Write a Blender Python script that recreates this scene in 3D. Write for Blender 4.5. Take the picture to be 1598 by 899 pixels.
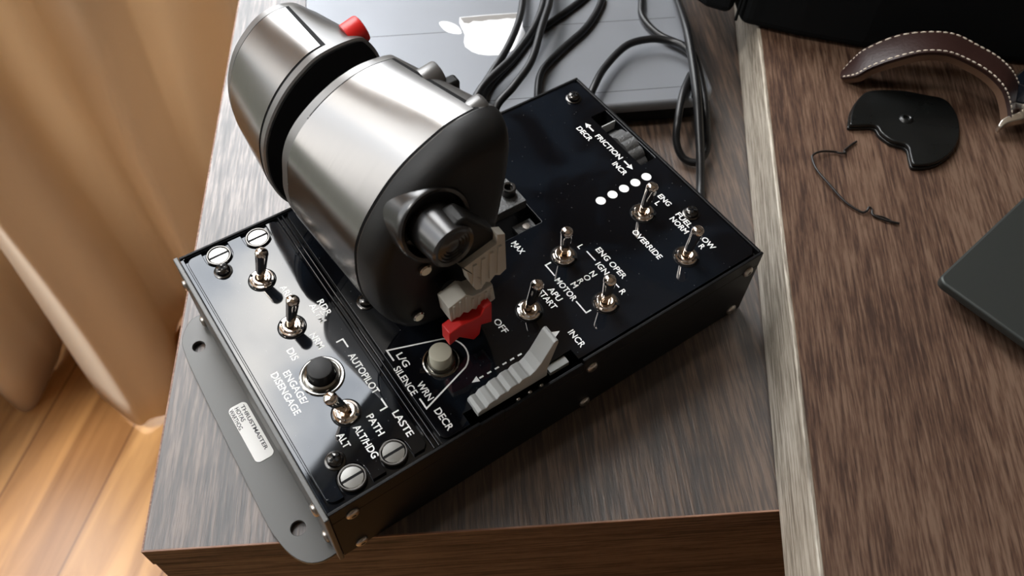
import bpy, bmesh, math, random
from mathutils import Vector, Matrix
S = bpy.context.scene
for o in list(bpy.data.objects): bpy.data.objects.remove(o, do_unlink=True)
COL = S.collection
MM = 0.001
PI = math.pi
random.seed(7)

# ------------------------------------------------------------------ camera
CR = [[0.821667, -0.568921, 0.034518], [-0.448893, -0.683257, -0.575895], [0.351224, 0.457699, -0.816795]]
cam_d = bpy.data.cameras.new('camera'); cam = bpy.data.objects.new('camera', cam_d); COL.objects.link(cam)
right, down, fwd = Vector(CR[0]), Vector(CR[1]), Vector(CR[2])
m = Matrix((right, -down, -fwd)).transposed().to_4x4(); m.translation = Vector([-0.016587, -0.136053, 0.388771])
cam.matrix_world = m
cam_d.sensor_width = 36; cam_d.lens = 1306.36 / 1598 * 36
cam_d.clip_start = 0.01; cam_d.clip_end = 100
cam_d.dof.use_dof = True; cam_d.dof.focus_distance = 0.40; cam_d.dof.aperture_fstop = 13
S.camera = cam

# ------------------------------------------------------------------ world, light, exposure
S.view_settings.view_transform = 'Standard'; S.view_settings.look = 'None'
S.view_settings.exposure = 0.0; S.view_settings.gamma = 1; S.view_settings.use_curve_mapping = False
SKY = 7.6; GLOW = 1.3
w = bpy.data.worlds.new('sky'); S.world = w; w.use_nodes = True
nt = w.node_tree; nt.nodes.clear()
def N(nt, t, **kw):
    n = nt.nodes.new(t)
    for k, v in kw.items():
        if k in n.inputs: n.inputs[k].default_value = v
        else: setattr(n, k, v)
    return n
def ramp(nt, stops, fac=None, interp='LINEAR'):
    r = nt.nodes.new('ShaderNodeValToRGB'); e = r.color_ramp.elements; r.color_ramp.interpolation = interp
    while len(e) < len(stops): e.new(0.5)
    for el, (p, c) in zip(e, stops): el.position = p; el.color = (*c, 1) if len(c) == 3 else c
    if fac is not None: nt.links.new(fac, r.inputs['Fac'])
    return r
tc = N(nt, 'ShaderNodeTexCoord'); nz = N(nt, 'ShaderNodeTexNoise', Scale=3.2, Detail=6, Roughness=0.6)
nt.links.new(tc.outputs['Generated'], nz.inputs['Vector'])
cl = ramp(nt, [(0.36, (0.24, 0.28, 0.34)), (0.48, (0.58, 0.61, 0.65)), (0.62, (1.08, 1.05, 1.0))], nz.outputs['Fac'])
sep = N(nt, 'ShaderNodeSeparateXYZ'); nt.links.new(tc.outputs['Generated'], sep.inputs[0])
n2 = N(nt, 'ShaderNodeTexNoise', Scale=14, Detail=5); nt.links.new(tc.outputs['Generated'], n2.inputs['Vector'])
ma = N(nt, 'ShaderNodeMath', operation='MULTIPLY_ADD'); ma.inputs[1].default_value = -0.16
nt.links.new(n2.outputs['Fac'], ma.inputs[0]); nt.links.new(sep.outputs['Z'], ma.inputs[2])
hz = ramp(nt, [(0.0, (0, 0, 0)), (0.06, (1, 1, 1))], ma.outputs[0])
mx = N(nt, 'ShaderNodeMix', data_type='RGBA'); nt.links.new(hz.outputs['Color'], mx.inputs['Factor'])
mx.inputs['A'].default_value = (0.10, 0.105, 0.09, 1); nt.links.new(cl.outputs['Color'], mx.inputs['B'])
dp = N(nt, 'ShaderNodeVectorMath', operation='DOT_PRODUCT'); nt.links.new(tc.outputs['Generated'], dp.inputs[0])
ga, ge = math.radians(80), math.radians(54); dp.inputs[1].default_value = (math.cos(ga) * math.cos(ge), math.sin(ga) * math.cos(ge), math.sin(ge))
gl = ramp(nt, [(0.60, (0.55,) * 3), (0.86, (1.0,) * 3), (0.97, (1.0 + GLOW,) * 3)], dp.outputs['Value'], 'EASE')
m3 = N(nt, 'ShaderNodeMath', operation='MULTIPLY'); m3.inputs[1].default_value = SKY; nt.links.new(gl.outputs['Color'], m3.inputs[0])
bg = N(nt, 'ShaderNodeBackground'); nt.links.new(mx.outputs['Result'], bg.inputs['Color']); nt.links.new(m3.outputs[0], bg.inputs['Strength'])
wo = N(nt, 'ShaderNodeOutputWorld'); nt.links.new(bg.outputs[0], wo.inputs['Surface'])

# room frame: window wall normal nW (outwards), tangent tW (to the right seen from inside)
AZ = math.radians(115)
nW = Vector((math.cos(AZ), math.sin(AZ), 0)); tW = Vector((math.sin(AZ), -math.cos(AZ), 0))
RM = Matrix((tW, nW, Vector((0, 0, 1)))).transposed().to_4x4()      # local (t, n, z) -> world
FZ, CZ = -0.74, 2.62
WN = 0.88; W0, W1, WZ0, WZ1 = -1.0, 1.25, -0.30, 2.54
ld = bpy.data.lights.new('window_daylight', 'AREA'); ld.shape = 'RECTANGLE'; ld.size = W1 - W0; ld.size_y = WZ1 - WZ0
ld.cycles.is_portal = True
lo = bpy.data.objects.new('window_daylight', ld); COL.objects.link(lo)
lo.matrix_world = Matrix.Translation(RM @ Vector(((W0 + W1) / 2, WN + 0.13, (WZ0 + WZ1) / 2))) @ Matrix((tW, Vector((0, 0, 1)), nW)).transposed().to_4x4()

sl = bpy.data.lights.new('sun', 'SUN'); sl.energy = 2.6; sl.angle = math.radians(9); sl.color = (1.0, 0.97, 0.92)
so = bpy.data.objects.new('sun', sl); COL.objects.link(so)
sa, se = math.radians(165), math.radians(56)
so.rotation_euler = Vector((math.cos(sa) * math.cos(se), math.sin(sa) * math.cos(se), math.sin(se))).to_track_quat('Z', 'Y').to_euler()

# ------------------------------------------------------------------ helpers
def obj(name, me, mat=None, parent=None):
    if isinstance(me, bmesh.types.BMesh):
        d = bpy.data.meshes.new(name); me.to_mesh(d); me.free(); me = d
    o = bpy.data.objects.new(name, me); COL.objects.link(o)
    if mat: me.materials.clear(); me.materials.append(mat)
    if parent:
        o.parent = parent; o.matrix_parent_inverse = world_m(parent).inverted()
    return o
def world_m(o):
    mm_ = Matrix.Translation(o.location) @ o.rotation_euler.to_matrix().to_4x4() if o.parent is None else o.matrix_parent_inverse.copy()
    return mm_ if o.parent is None else Matrix.Identity(4)
def empty(name, loc=(0, 0, 0), rz=0):
    o = bpy.data.objects.new(name, None); COL.objects.link(o); o.location = loc; o.rotation_euler = (0, 0, rz)
    o.empty_display_size = 0.02
    return o
def tag(o, label=None, cat=None, group=None, kind=None):
    for k, v in (('label', label), ('category', cat), ('group', group), ('kind', kind)):
        if v: o[k] = v
    return o
def smooth(me, ang=35):
    d = me.data if hasattr(me, 'data') else me
    bm = bmesh.new(); bm.from_mesh(d)
    for f_ in bm.faces: f_.smooth = True
    for e in bm.edges:
        if len(e.link_faces) == 2 and e.calc_face_angle(0) > math.radians(ang): e.smooth = False
    bm.to_mesh(d); bm.free()
    return me
def bev(o, w_, seg=2, ang=30):
    b = o.modifiers.new('bevel', 'BEVEL'); b.width = w_; b.segments = seg; b.limit_method = 'ANGLE'; b.angle_limit = math.radians(ang)
    return o
def add_box(bm, x0, x1, y0, y1, z0, z1, mat=None):
    r = bmesh.ops.create_cube(bm, size=1)['verts']
    for v in r:
        v.co = Vector(((x0 + x1) / 2 + v.co.x * (x1 - x0), (y0 + y1) / 2 + v.co.y * (y1 - y0), (z0 + z1) / 2 + v.co.z * (z1 - z0)))
        if mat is not None: v.co = mat @ v.co
    return r
def boxmm(bm, x0, x1, y0, y1, z0, z1): return add_box(bm, x0 * MM, x1 * MM, y0 * MM, y1 * MM, z0 * MM, z1 * MM)
def lathe(bm, prof, c=(0, 0, 0), axis=(0, 0, 1), n=40, cap0=True, cap1=True):
    """prof: list of (r, h) along the axis; metres"""
    a = Vector(axis).normalized(); u = a.orthogonal().normalized(); v = a.cross(u); c = Vector(c); rings = []
    for r, h in prof:
        rings.append([bm.verts.new(c + a * h + (u * math.cos(2 * PI * k / n) + v * math.sin(2 * PI * k / n)) * max(r, 1e-6)) for k in range(n)])
    for A, B in zip(rings, rings[1:]):
        for k in range(n): bm.faces.new((A[k], A[(k + 1) % n], B[(k + 1) % n], B[k]))
    if cap0: bm.faces.new(list(reversed(rings[0])))
    if cap1: bm.faces.new(rings[-1])
def lathemm(bm, prof, c, axis=(0, 0, 1), n=40, **k): lathe(bm, [(r * MM, h * MM) for r, h in prof], Vector(c) * MM, axis, n, **k)
def prism(bm, pts, a0, a1, plane='xz'):
    """extrude a closed 2D polygon (mm) between a0 and a1 (mm) along the remaining axis"""
    def P(p, a):
        if plane == 'xz': return Vector((p[0], a, p[1])) * MM
        if plane == 'xy': return Vector((p[0], p[1], a)) * MM
        return Vector((a, p[0], p[1])) * MM
    A = [bm.verts.new(P(p, a0)) for p in pts]; B = [bm.verts.new(P(p, a1)) for p in pts]; n = len(pts)
    fs = [bm.faces.new(A), bm.faces.new(list(reversed(B)))]
    for k in range(n): fs.append(bm.faces.new((A[k], B[k], B[(k + 1) % n], A[(k + 1) % n])))
    bmesh.ops.recalc_face_normals(bm, faces=fs)
def circ(cx, cy, r, n=32, a0=0, a1=360):
    full = abs(a1 - a0) >= 359.9
    return [(cx + r * math.cos(math.radians(a0 + (a1 - a0) * k / (n if full else n - 1))), cy + r * math.sin(math.radians(a0 + (a1 - a0) * k / (n if full else n - 1)))) for k in range(n)]
def rrect(x0, x1, y0, y1, r, n=6):
    p = []
    for cx, cy, a in ((x1 - r, y1 - r, 0), (x0 + r, y1 - r, 90), (x0 + r, y0 + r, 180), (x1 - r, y0 + r, 270)): p += circ(cx, cy, r, n, a, a + 90)
    return p
def flat(name, loops, z, th, mat, parent=None, bevel=0.0, mtx=None):
    """plate with holes: loops in mm (first outer), top at z mm, thickness th mm"""
    cu = bpy.data.curves.new('tmp', 'CURVE'); cu.dimensions = '2D'; cu.fill_mode = 'BOTH'
    for lp in loops:
        s = cu.splines.new('POLY'); s.points.add(len(lp) - 1); s.use_cyclic_u = True
        for pt, (x, y) in zip(s.points, lp): pt.co = (x * MM, y * MM, 0, 1)
    cu.extrude = (th / 2 - bevel) * MM
    if bevel: cu.bevel_depth = bevel * MM; cu.bevel_resolution = 2; cu.offset = -bevel * MM
    t = bpy.data.objects.new('tmp', cu); COL.objects.link(t)
    me = bpy.data.meshes.new_from_object(t.evaluated_get(bpy.context.evaluated_depsgraph_get()))
    bpy.data.objects.remove(t, do_unlink=True); bpy.data.curves.remove(cu)
    me.transform(Matrix.Translation((0, 0, (z - th / 2) * MM)))
    if mtx: me.transform(mtx)
    o = obj(name, me, mat, parent); smooth(o, 50)
    return o
def tube(name, pts, r, mat, parent=None, res=10, cyclic=False, link=True, sub=8):
    """round cable through world points (metres), smoothed"""
    cu = bpy.data.curves.new('tmp', 'CURVE'); cu.dimensions = '3D'; cu.bevel_depth = r; cu.bevel_resolution = 4
    P = [Vector(p) for p in pts]; Q = []
    for i in range(len(P) - 1):
        p0, p1, p2, p3 = P[max(i - 1, 0)], P[i], P[i + 1], P[min(i + 2, len(P) - 1)]
        for k in range(sub):
            t = k / sub
            Q.append(0.5 * ((2 * p1) + (-p0 + p2) * t + (2 * p0 - 5 * p1 + 4 * p2 - p3) * t * t + (-p0 + 3 * p1 - 3 * p2 + p3) * t ** 3))
    Q.append(P[-1])
    s = cu.splines.new('POLY'); s.points.add(len(Q) - 1); cu.use_fill_caps = True
    for pt, q in zip(s.points, Q): pt.co = (*q, 1)
    t = bpy.data.objects.new('tmp', cu); COL.objects.link(t)
    me = bpy.data.meshes.new_from_object(t.evaluated_get(bpy.context.evaluated_depsgraph_get()))
    bpy.data.objects.remove(t, do_unlink=True); bpy.data.curves.remove(cu)
    o = obj(name, me, mat, parent); smooth(o, 60)
    return o
def cat(pts, sub=4, closed=False):
    n = len(pts); out = []
    rng = range(n) if closed else range(n - 1)
    for i in rng:
        g = lambda j: pts[j % n] if closed else pts[min(max(j, 0), n - 1)]
        p0, p1, p2, p3 = g(i - 1), g(i), g(i + 1), g(i + 2)
        for k in range(sub):
            t = k / sub
            out.append(tuple(0.5 * (2 * b + (-a + c) * t + (2 * a - 5 * b + 4 * c - d) * t * t + (-a + 3 * b - 3 * c + d) * t ** 3) for a, b, c, d in zip(p0, p1, p2, p3)))
    if not closed: out.append(tuple(pts[-1]))
    return out

# ------------------------------------------------------------------ materials
def mat(name, col, rough=0.5, metal=0.0, spec=0.5, coat=0.0, bump=None, bscale=400, var=0.0, vscale=60, aniso=None):
    m_ = bpy.data.materials.new(name); m_.use_nodes = True; t = m_.node_tree; b = t.nodes['Principled BSDF']
    b.inputs['Base Color'].default_value = (*col, 1); b.inputs['Roughness'].default_value = rough
    b.inputs['Metallic'].default_value = metal; b.inputs['Specular IOR Level'].default_value = spec
    if coat: b.inputs['Coat Weight'].default_value = coat; b.inputs['Coat Roughness'].default_value = 0.05
    tcn = N(t, 'ShaderNodeTexCoord')
    if bump:
        z = N(t, 'ShaderNodeTexNoise', Scale=bscale, Detail=3); t.links.new(tcn.outputs['Object'], z.inputs['Vector'])
        bp = N(t, 'ShaderNodeBump', Strength=bump, Distance=0.0005); t.links.new(z.outputs['Fac'], bp.inputs['Height']); t.links.new(bp.outputs[0], b.inputs['Normal'])
    z = N(t, 'ShaderNodeTexNoise', Scale=vscale, Detail=5); t.links.new(tcn.outputs['Object'], z.inputs['Vector'])
    r = ramp(t, [(0.3, (max(rough - var, 0.02),) * 3), (0.7, (rough + var,) * 3)], z.outputs['Fac'])
    t.links.new(r.outputs['Color'], b.inputs['Roughness'])
    if aniso is not None:
        b.inputs['Anisotropic'].default_value = aniso
    return m_
def wood(name, dark, mid, light, rough=0.4, grain=(1, 0), streak=1.0, spec=0.5, bump=0.25):
    m_ = bpy.data.materials.new(name); m_.use_nodes = True; t = m_.node_tree; b = t.nodes['Principled BSDF']
    tcn = N(t, 'ShaderNodeTexCoord')
    def stretched(sx, sy, sc, det=4, rg=0.6, dist=0.0):
        mp = N(t, 'ShaderNodeMapping'); mp.inputs['Scale'].default_value = (sx, sy, 1)
        t.links.new(tcn.outputs['Object'], mp.inputs['Vector'])
        z = N(t, 'ShaderNodeTexNoise', Scale=sc, Detail=det, Roughness=rg, Distortion=dist); t.links.new(mp.outputs[0], z.inputs['Vector']); return z
    a, c = (1.0, 0.06) if grain == (0, 1) else (0.06, 1.0)
    big = stretched(a, c, 90 * streak, 6, 0.66, 0.3); fine = stretched(a, c * 1.0, 520 * streak, 3, 0.65, 0.1); wide = stretched(a, c * 2.2, 16, 3, 0.5, 1.2)
    cross = stretched(c * 2, a * 0.6, 110, 2, 0.5)
    s1 = N(t, 'ShaderNodeMath', operation='MULTIPLY_ADD'); s1.inputs[1].default_value = 0.9; t.links.new(fine.outputs['Fac'], s1.inputs[0])
    s0 = N(t, 'ShaderNodeMath', operation='MULTIPLY'); s0.inputs[1].default_value = 0.45; t.links.new(big.outputs['Fac'], s0.inputs[0])
    t.links.new(s0.outputs[0], s1.inputs[2])
    s2 = N(t, 'ShaderNodeMath', operation='MULTIPLY_ADD'); s2.inputs[1].default_value = 0.30; t.links.new(wide.outputs['Fac'], s2.inputs[0]); t.links.new(s1.outputs[0], s2.inputs[2])
    s3 = N(t, 'ShaderNodeMath', operation='MULTIPLY_ADD'); s3.inputs[1].default_value = 0.10; t.links.new(cross.outputs['Fac'], s3.inputs[0]); t.links.new(s2.outputs[0], s3.inputs[2])
    r = ramp(t, [(0.72, dark), (0.86, mid), (1.06, light)], s3.outputs[0])
    t.links.new(r.outputs['Color'], b.inputs['Base Color'])
    rr = ramp(t, [(0.7, (rough + 0.12,) * 3), (1.0, (rough - 0.04,) * 3)], s3.outputs[0]); t.links.new(rr.outputs['Color'], b.inputs['Roughness'])
    b.inputs['Specular IOR Level'].default_value = spec
    bp = N(t, 'ShaderNodeBump', Strength=bump, Distance=0.0006); t.links.new(s3.outputs[0], bp.inputs['Height']); t.links.new(bp.outputs[0], b.inputs['Normal'])
    return m_
M = {}
M['laminate'] = wood('ash_laminate', (0.012, 0.006, 0.004), (0.044, 0.024, 0.015), (0.120, 0.075, 0.050), 0.42, (0, 1), spec=0.8, bump=0.6)
_b = M['laminate'].node_tree.nodes['Principled BSDF']; _b.inputs['Coat Weight'].default_value = 0.8; _b.inputs['Coat Roughness'].default_value = 0.5; _b.inputs['Coat IOR'].default_value = 1.6
M['desktop'] = wood('brown_laminate', (0.038, 0.018, 0.011), (0.088, 0.047, 0.029), (0.155, 0.096, 0.064), 0.50, (0, 1), streak=1.35, spec=0.35)
M['edge_band'] = wood('lit_desktop_edge', (0.16, 0.132, 0.10), (0.34, 0.295, 0.235), (0.50, 0.45, 0.375), 0.5, (0, 1), streak=1.3, bump=0.15)  # desktop laminate painted paler to stand in for window light on the edge
M['edge_strip'] = wood('orange_edge_strip', (0.16, 0.075, 0.045), (0.24, 0.12, 0.075), (0.34, 0.19, 0.125), 0.5, (1, 0), bump=0.05)
M['cabinet'] = wood('brown_front', (0.030, 0.014, 0.009), (0.075, 0.036, 0.022), (0.12, 0.065, 0.04), 0.55, (1, 0), spec=0.3)
M['wall'] = mat('wall_paint', (0.34, 0.32, 0.30), 0.8, bump=0.1, bscale=60)
M['ceiling'] = mat('ceiling_paint', (0.85, 0.82, 0.77), 0.8)
M['frame'] = mat('white_frame', (0.7, 0.7, 0.68), 0.4)
M['gloss'] = mat('glossy_black_panel', (0.003, 0.003, 0.0045), 0.045, spec=0.5, var=0.03, vscale=40)
def dust_and_reflection(m_):
    t = m_.node_tree; b = t.nodes['Principled BSDF']; tcn = N(t, 'ShaderNodeTexCoord')
    v = N(t, 'ShaderNodeTexVoronoi', Scale=260.0); t.links.new(tcn.outputs['Object'], v.inputs['Vector'])
    sm = N(t, 'ShaderNodeTexNoise', Scale=22, Detail=4, Distortion=0.8); t.links.new(tcn.outputs['Object'], sm.inputs['Vector'])
    r1 = ramp(t, [(0.045, (0.10, 0.10, 0.10)), (0.08, (0, 0, 0))], v.outputs['Distance'])
    r2 = ramp(t, [(0.42, (0.0028, 0.003, 0.004)), (0.58, (0.0055, 0.0075, 0.011))], sm.outputs['Fac'])  # navy blotches paint a dim bluish wall reflection into the colour
    wn = N(t, 'ShaderNodeMix', data_type='RGBA', blend_type='ADD'); wn.inputs['Factor'].default_value = 0.6
    t.links.new(r2.outputs['Color'], wn.inputs['A']); t.links.new(r1.outputs['Color'], wn.inputs['B']); t.links.new(wn.outputs['Result'], b.inputs['Base Color'])
dust_and_reflection(M['gloss'])
M['black'] = mat('black_powder_coat', (0.005, 0.005, 0.0055), 0.45, bump=0.12, bscale=900, spec=0.2)
M['plate'] = mat('grey_satin_plate', (0.050, 0.048, 0.042), 0.42, metal=0.0, spec=0.85)
M['plastic'] = mat('black_satin_plastic', (0.009, 0.0085, 0.008), 0.46, bump=0.08, bscale=1500, spec=0.3)
M['sheen'] = mat('polished_black_plastic', (0.012, 0.011, 0.0105), 0.27, spec=0.9)
M['rim'] = mat('satin_rim', (0.20, 0.195, 0.19), 0.36, metal=0.7)
M['matte'] = mat('matte_black', (0.003, 0.003, 0.0035), 0.7, spec=0.2)
M['chrome'] = mat('nickel_chrome', (0.78, 0.70, 0.63), 0.09, metal=1, var=0.03, vscale=300)
M['bronze'] = mat('warm_chrome', (0.62, 0.48, 0.36), 0.18, metal=1)
M['blackmetal'] = mat('black_nickel', (0.10, 0.095, 0.09), 0.22, metal=1)
M['bushing'] = mat('dark_chrome', (0.28, 0.27, 0.25), 0.15, metal=1)
M['rivet'] = mat('steel_rivet', (0.50, 0.46, 0.42), 0.3, metal=1)
M['ink'] = mat('white_ink', (0.88, 0.88, 0.86), 0.5)
M['grey'] = mat('light_grey_plastic', (0.42, 0.43, 0.42), 0.45, bump=0.05, bscale=2000)
M['greige'] = mat('warm_grey_plastic', (0.55, 0.53, 0.47), 0.45, bump=0.08, bscale=2500)
M['cream'] = mat('cream_button', (0.50, 0.48, 0.38), 0.4)
M['red'] = mat('red_plastic', (0.62, 0.012, 0.010), 0.38)
M['cast'] = mat('cast_aluminium', (0.10, 0.10, 0.10), 0.42, metal=0.4, bump=1.0, bscale=900)
M['cable'] = mat('black_cable', (0.006, 0.006, 0.0065), 0.36, spec=0.35)
M['lid'] = mat('silver_blue_lid', (0.215, 0.225, 0.245), 0.50, metal=0.55, var=0.05, vscale=18)
M['lid_line'] = mat('dark_seam', (0.02, 0.022, 0.026), 0.5)
M['logo'] = mat('white_logo', (0.92, 0.93, 0.95), 0.25)
M['tear'] = mat('torn_grey', (0.20, 0.19, 0.18), 0.8, bump=0.6, bscale=300)
M['leather'] = mat('brown_leather', (0.022, 0.007, 0.005), 0.45, bump=0.4, bscale=500)
M['lining'] = mat('tan_lining', (0.12, 0.062, 0.034), 0.6, bump=0.3, bscale=600)
M['thread'] = mat('cream_thread', (0.60, 0.52, 0.42), 0.7)
M['blkleather'] = mat('black_leather', (0.0045, 0.005, 0.0048), 0.30, bump=0.15, bscale=200, var=0.12, vscale=30)
M['bag'] = mat('black_bag_fabric', (0.0045, 0.005, 0.0055), 0.85, spec=0.15, bump=0.2, bscale=600)
M['tablet'] = mat('dark_grey_aluminium', (0.055, 0.06, 0.056), 0.48, metal=0.6)
M['label'] = mat('white_sticker', (0.80, 0.79, 0.76), 0.35)
M['labelink'] = mat('sticker_ink', (0.05, 0.05, 0.055), 0.5)
M['gold'] = mat('satin_steel', (0.75, 0.70, 0.62), 0.25, metal=1)
M['wirem'] = mat('dark_twist', (0.012, 0.010, 0.009), 0.4)

# brushed metal plate of the grips: brush marks run across the cylinder
def brushed():
    m_ = mat('brushed_gunmetal', (0.27, 0.26, 0.25), 0.24, metal=1.0); t = m_.node_tree; b = t.nodes['Principled BSDF']
    tcn = N(t, 'ShaderNodeTexCoord'); mp = N(t, 'ShaderNodeMapping'); mp.inputs['Scale'].default_value = (0.02, 1, 0.02)
    t.links.new(tcn.outputs['Object'], mp.inputs['Vector'])
    z = N(t, 'ShaderNodeTexNoise', Scale=1600, Detail=3); t.links.new(mp.outputs[0], z.inputs['Vector'])
    r = ramp(t, [(0.3, (0.235,) * 3), (0.7, (0.265,) * 3)], z.outputs['Fac']); t.links.new(r.outputs['Color'], b.inputs['Roughness'])
    bp = N(t, 'ShaderNodeBump', Strength=0.006, Distance=0.0003); t.links.new(z.outputs['Fac'], bp.inputs['Height']); t.links.new(bp.outputs[0], b.inputs['Normal'])
    return m_
M['brushed'] = brushed()
def floor_mat():
    m_ = bpy.data.materials.new('oak_floor'); m_.use_nodes = True; t = m_.node_tree; b = t.nodes['Principled BSDF']
    tcn = N(t, 'ShaderNodeTexCoord'); mp = N(t, 'ShaderNodeMapping'); mp.inputs['Rotation'].default_value = (0, 0, math.radians(-44))
    t.links.new(tcn.outputs['Object'], mp.inputs['Vector'])
    br = N(t, 'ShaderNodeTexBrick', Scale=1.0); br.inputs['Brick Width'].default_value = 1.2; br.inputs['Row Height'].default_value = 0.13
    br.inputs['Mortar Size'].default_value = 0.0015; br.inputs['Color1'].default_value = (0.62, 0.35, 0.145, 1); br.inputs['Color2'].default_value = (0.52, 0.27, 0.10, 1); br.inputs['Mortar'].default_value = (0.28, 0.13, 0.05, 1)
    t.links.new(mp.outputs[0], br.inputs['Vector'])
    mp2 = N(t, 'ShaderNodeMapping'); mp2.inputs['Scale'].default_value = (0.12, 1, 1); t.links.new(mp.outputs[0], mp2.inputs['Vector'])
    z = N(t, 'ShaderNodeTexNoise', Scale=26, Detail=5, Distortion=1.0); t.links.new(mp2.outputs[0], z.inputs['Vector'])
    r = ramp(t, [(0.3, (0.55, 0.45, 0.36)), (0.7, (1.15, 1.12, 1.05))], z.outputs['Fac'])
    mxn = N(t, 'ShaderNodeMix', data_type='RGBA', blend_type='MULTIPLY'); mxn.inputs['Factor'].default_value = 1
    t.links.new(br.outputs['Color'], mxn.inputs['A']); t.links.new(r.outputs['Color'], mxn.inputs['B']); t.links.new(mxn.outputs['Result'], b.inputs['Base Color'])
    b.inputs['Roughness'].default_value = 0.32; b.inputs['Specular IOR Level'].default_value = 0.5
    return m_
M['floor'] = floor_mat()
def curtain_mat():
    m_ = bpy.data.materials.new('beige_curtain'); m_.use_nodes = True; t = m_.node_tree; t.nodes.clear()
    d = N(t, 'ShaderNodeBsdfDiffuse'); d.inputs['Color'].default_value = (0.90, 0.80, 0.67, 1)
    tr = N(t, 'ShaderNodeBsdfTranslucent'); tr.inputs['Color'].default_value = (0.80, 0.66, 0.50, 1)
    mxs = N(t, 'ShaderNodeMixShader'); mxs.inputs[0].default_value = 0.30
    wv = N(t, 'ShaderNodeTexNoise', Scale=900); tcn = N(t, 'ShaderNodeTexCoord'); t.links.new(tcn.outputs['Object'], wv.inputs['Vector'])
    bp = N(t, 'ShaderNodeBump', Strength=0.1, Distance=0.001); t.links.new(wv.outputs['Fac'], bp.inputs['Height']); t.links.new(bp.outputs[0], d.inputs['Normal'])
    o = N(t, 'ShaderNodeOutputMaterial'); t.links.new(d.outputs[0], mxs.inputs[1]); t.links.new(tr.outputs[0], mxs.inputs[2]); t.links.new(mxs.outputs[0], o.inputs['Surface'])
    return m_
M['curtain'] = curtain_mat()

# ------------------------------------------------------------------ room shell (t, n, z frame)
T0, T1, N0 = -1.7, 2.1, -2.4
def struct(name, boxes, m_):
    bm = bmesh.new()
    for b in boxes: add_box(bm, *b, mat=RM)
    return tag(obj(name, bm, m_), kind='structure')
struct('floor', [(T0, T1, N0, WN + 0.14, FZ - 0.05, FZ)], M['floor'])
struct('ceiling', [(T0, T1, N0, WN + 0.14, CZ, CZ + 0.05)], M['ceiling'])
struct('wall_front', [(T0, W0, WN, WN + 0.14, FZ, CZ), (W1, T1, WN, WN + 0.14, FZ, CZ), (W0, W1, WN, WN + 0.14, WZ1, CZ), (W0, W1, WN, WN + 0.14, FZ, WZ0)], M['wall'])
struct('wall_left', [(T0 - 0.05, T0, N0, WN + 0.14, FZ, CZ)], M['wall'])
struct('wall_right', [(T1, T1 + 0.05, N0, WN + 0.14, FZ, CZ)], M['wall'])
struct('wall_back', [(T0 - 0.05, T1 + 0.05, N0 - 0.05, N0, FZ, CZ)], M['wall'])
fw = 0.035
struct('window_1', [(W0, W1, WN + 0.04, WN + 0.09, WZ1 - fw, WZ1), (W0, W1, WN + 0.04, WN + 0.09, WZ0, WZ0 + fw), (W0, W0 + fw, WN + 0.04, WN + 0.09, WZ0, WZ1), (W1 - fw, W1, WN + 0.04, WN + 0.09, WZ0, WZ1), (-0.19, -0.14, WN + 0.04, WN + 0.09, WZ0, WZ1)], M['frame'])

# ------------------------------------------------------------------ furniture
U = Vector((0.504, 0.8637, 0)); V = Vector((0.8637, -0.504, 0)); A0 = Vector((-0.0759, 0.0534, 0))
rzU = math.atan2(-V.y, V.x) * -1
unit = empty('drawer_cabinet', (A0.x, A0.y, FZ), math.atan2(V.y, V.x))
tag(unit, 'low wooden drawer cabinet with streaky ash top, under the black throttle unit', 'cabinet')
def local(o_parent, name, boxes, m_, b=0.0):
    bm = bmesh.new()
    for q in boxes: add_box(bm, *q)
    o = bpy.data.objects.new(name, bpy.data.meshes.new(name)); bm.to_mesh(o.data); bm.free(); COL.objects.link(o)
    o.data.materials.append(m_); o.parent = o_parent
    if b: bev(o, b, 2)
    return o
UH = -FZ; UW, UD = 0.46, 0.56
local(unit, 'top_board', [(0.0008, UW, 0.0008, UD, UH - 0.018, UH)], M['laminate'])
local(unit, 'edge_band', [(0, UW, 0, 0.0008, UH - 0.0011, UH + 0.0001), (0, 0.0008, 0.0008, UD, UH - 0.0011, UH + 0.0001)], M['edge_strip'])
local(unit, 'front_band', [(0, UW, 0, 0.0008, UH - 0.018, UH - 0.0011), (0, 0.0008, 0.0008, UD, UH - 0.018, UH - 0.0011)], M['cabinet'])
local(unit, 'carcass', [(0.0, UW, 0.0215, UD, 0.0, UH - 0.0182)], M['cabinet'])
d1 = local(unit, 'drawer', [(0.0, UW - 0.002, 0.0005, 0.0212, UH - 0.24, UH - 0.0192)], M['cabinet'], 0.001)
d2 = local(unit, 'drawer', [(0.0, UW - 0.002, 0.0005, 0.0212, UH - 0.48, UH - 0.243)], M['cabinet'], 0.001)
d3 = local(unit, 'drawer', [(0.0, UW - 0.002, 0.0005, 0.0212, 0.02, UH - 0.483)], M['cabinet'], 0.001)

DH = 0.0445
e0 = Vector((0.1634, -0.1217, 0)); D = Vector((0.6467, 0.7628, 0)).normalized(); Dn = Vector((D.y, -D.x, 0))
desk = empty('desk', (e0.x, e0.y, 0), math.atan2(Dn.y, Dn.x))      # local x = away from the strip, local y = along the strip
tag(desk, 'raised brown woodgrain desktop with edge painted window-lit pale, beside the drawer cabinet', 'desk')
local(desk, 'desktop', [(0.0016, 0.62, -0.45, 0.85, 0.0012, DH)], M['desktop'])
o = local(desk, 'edge_band', [(-0.0006, 0.0018, -0.45, 0.85, 0.0012, DH + 0.0002)], M['edge_band'], 0.0008)
for lx, ly in ((0.58, -0.41), (0.58, 0.80)): local(desk, 'leg', [(lx - 0.02, lx + 0.02, ly - 0.02, ly + 0.02, FZ, 0.0012)], M['cabinet'], 0.002)

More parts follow.
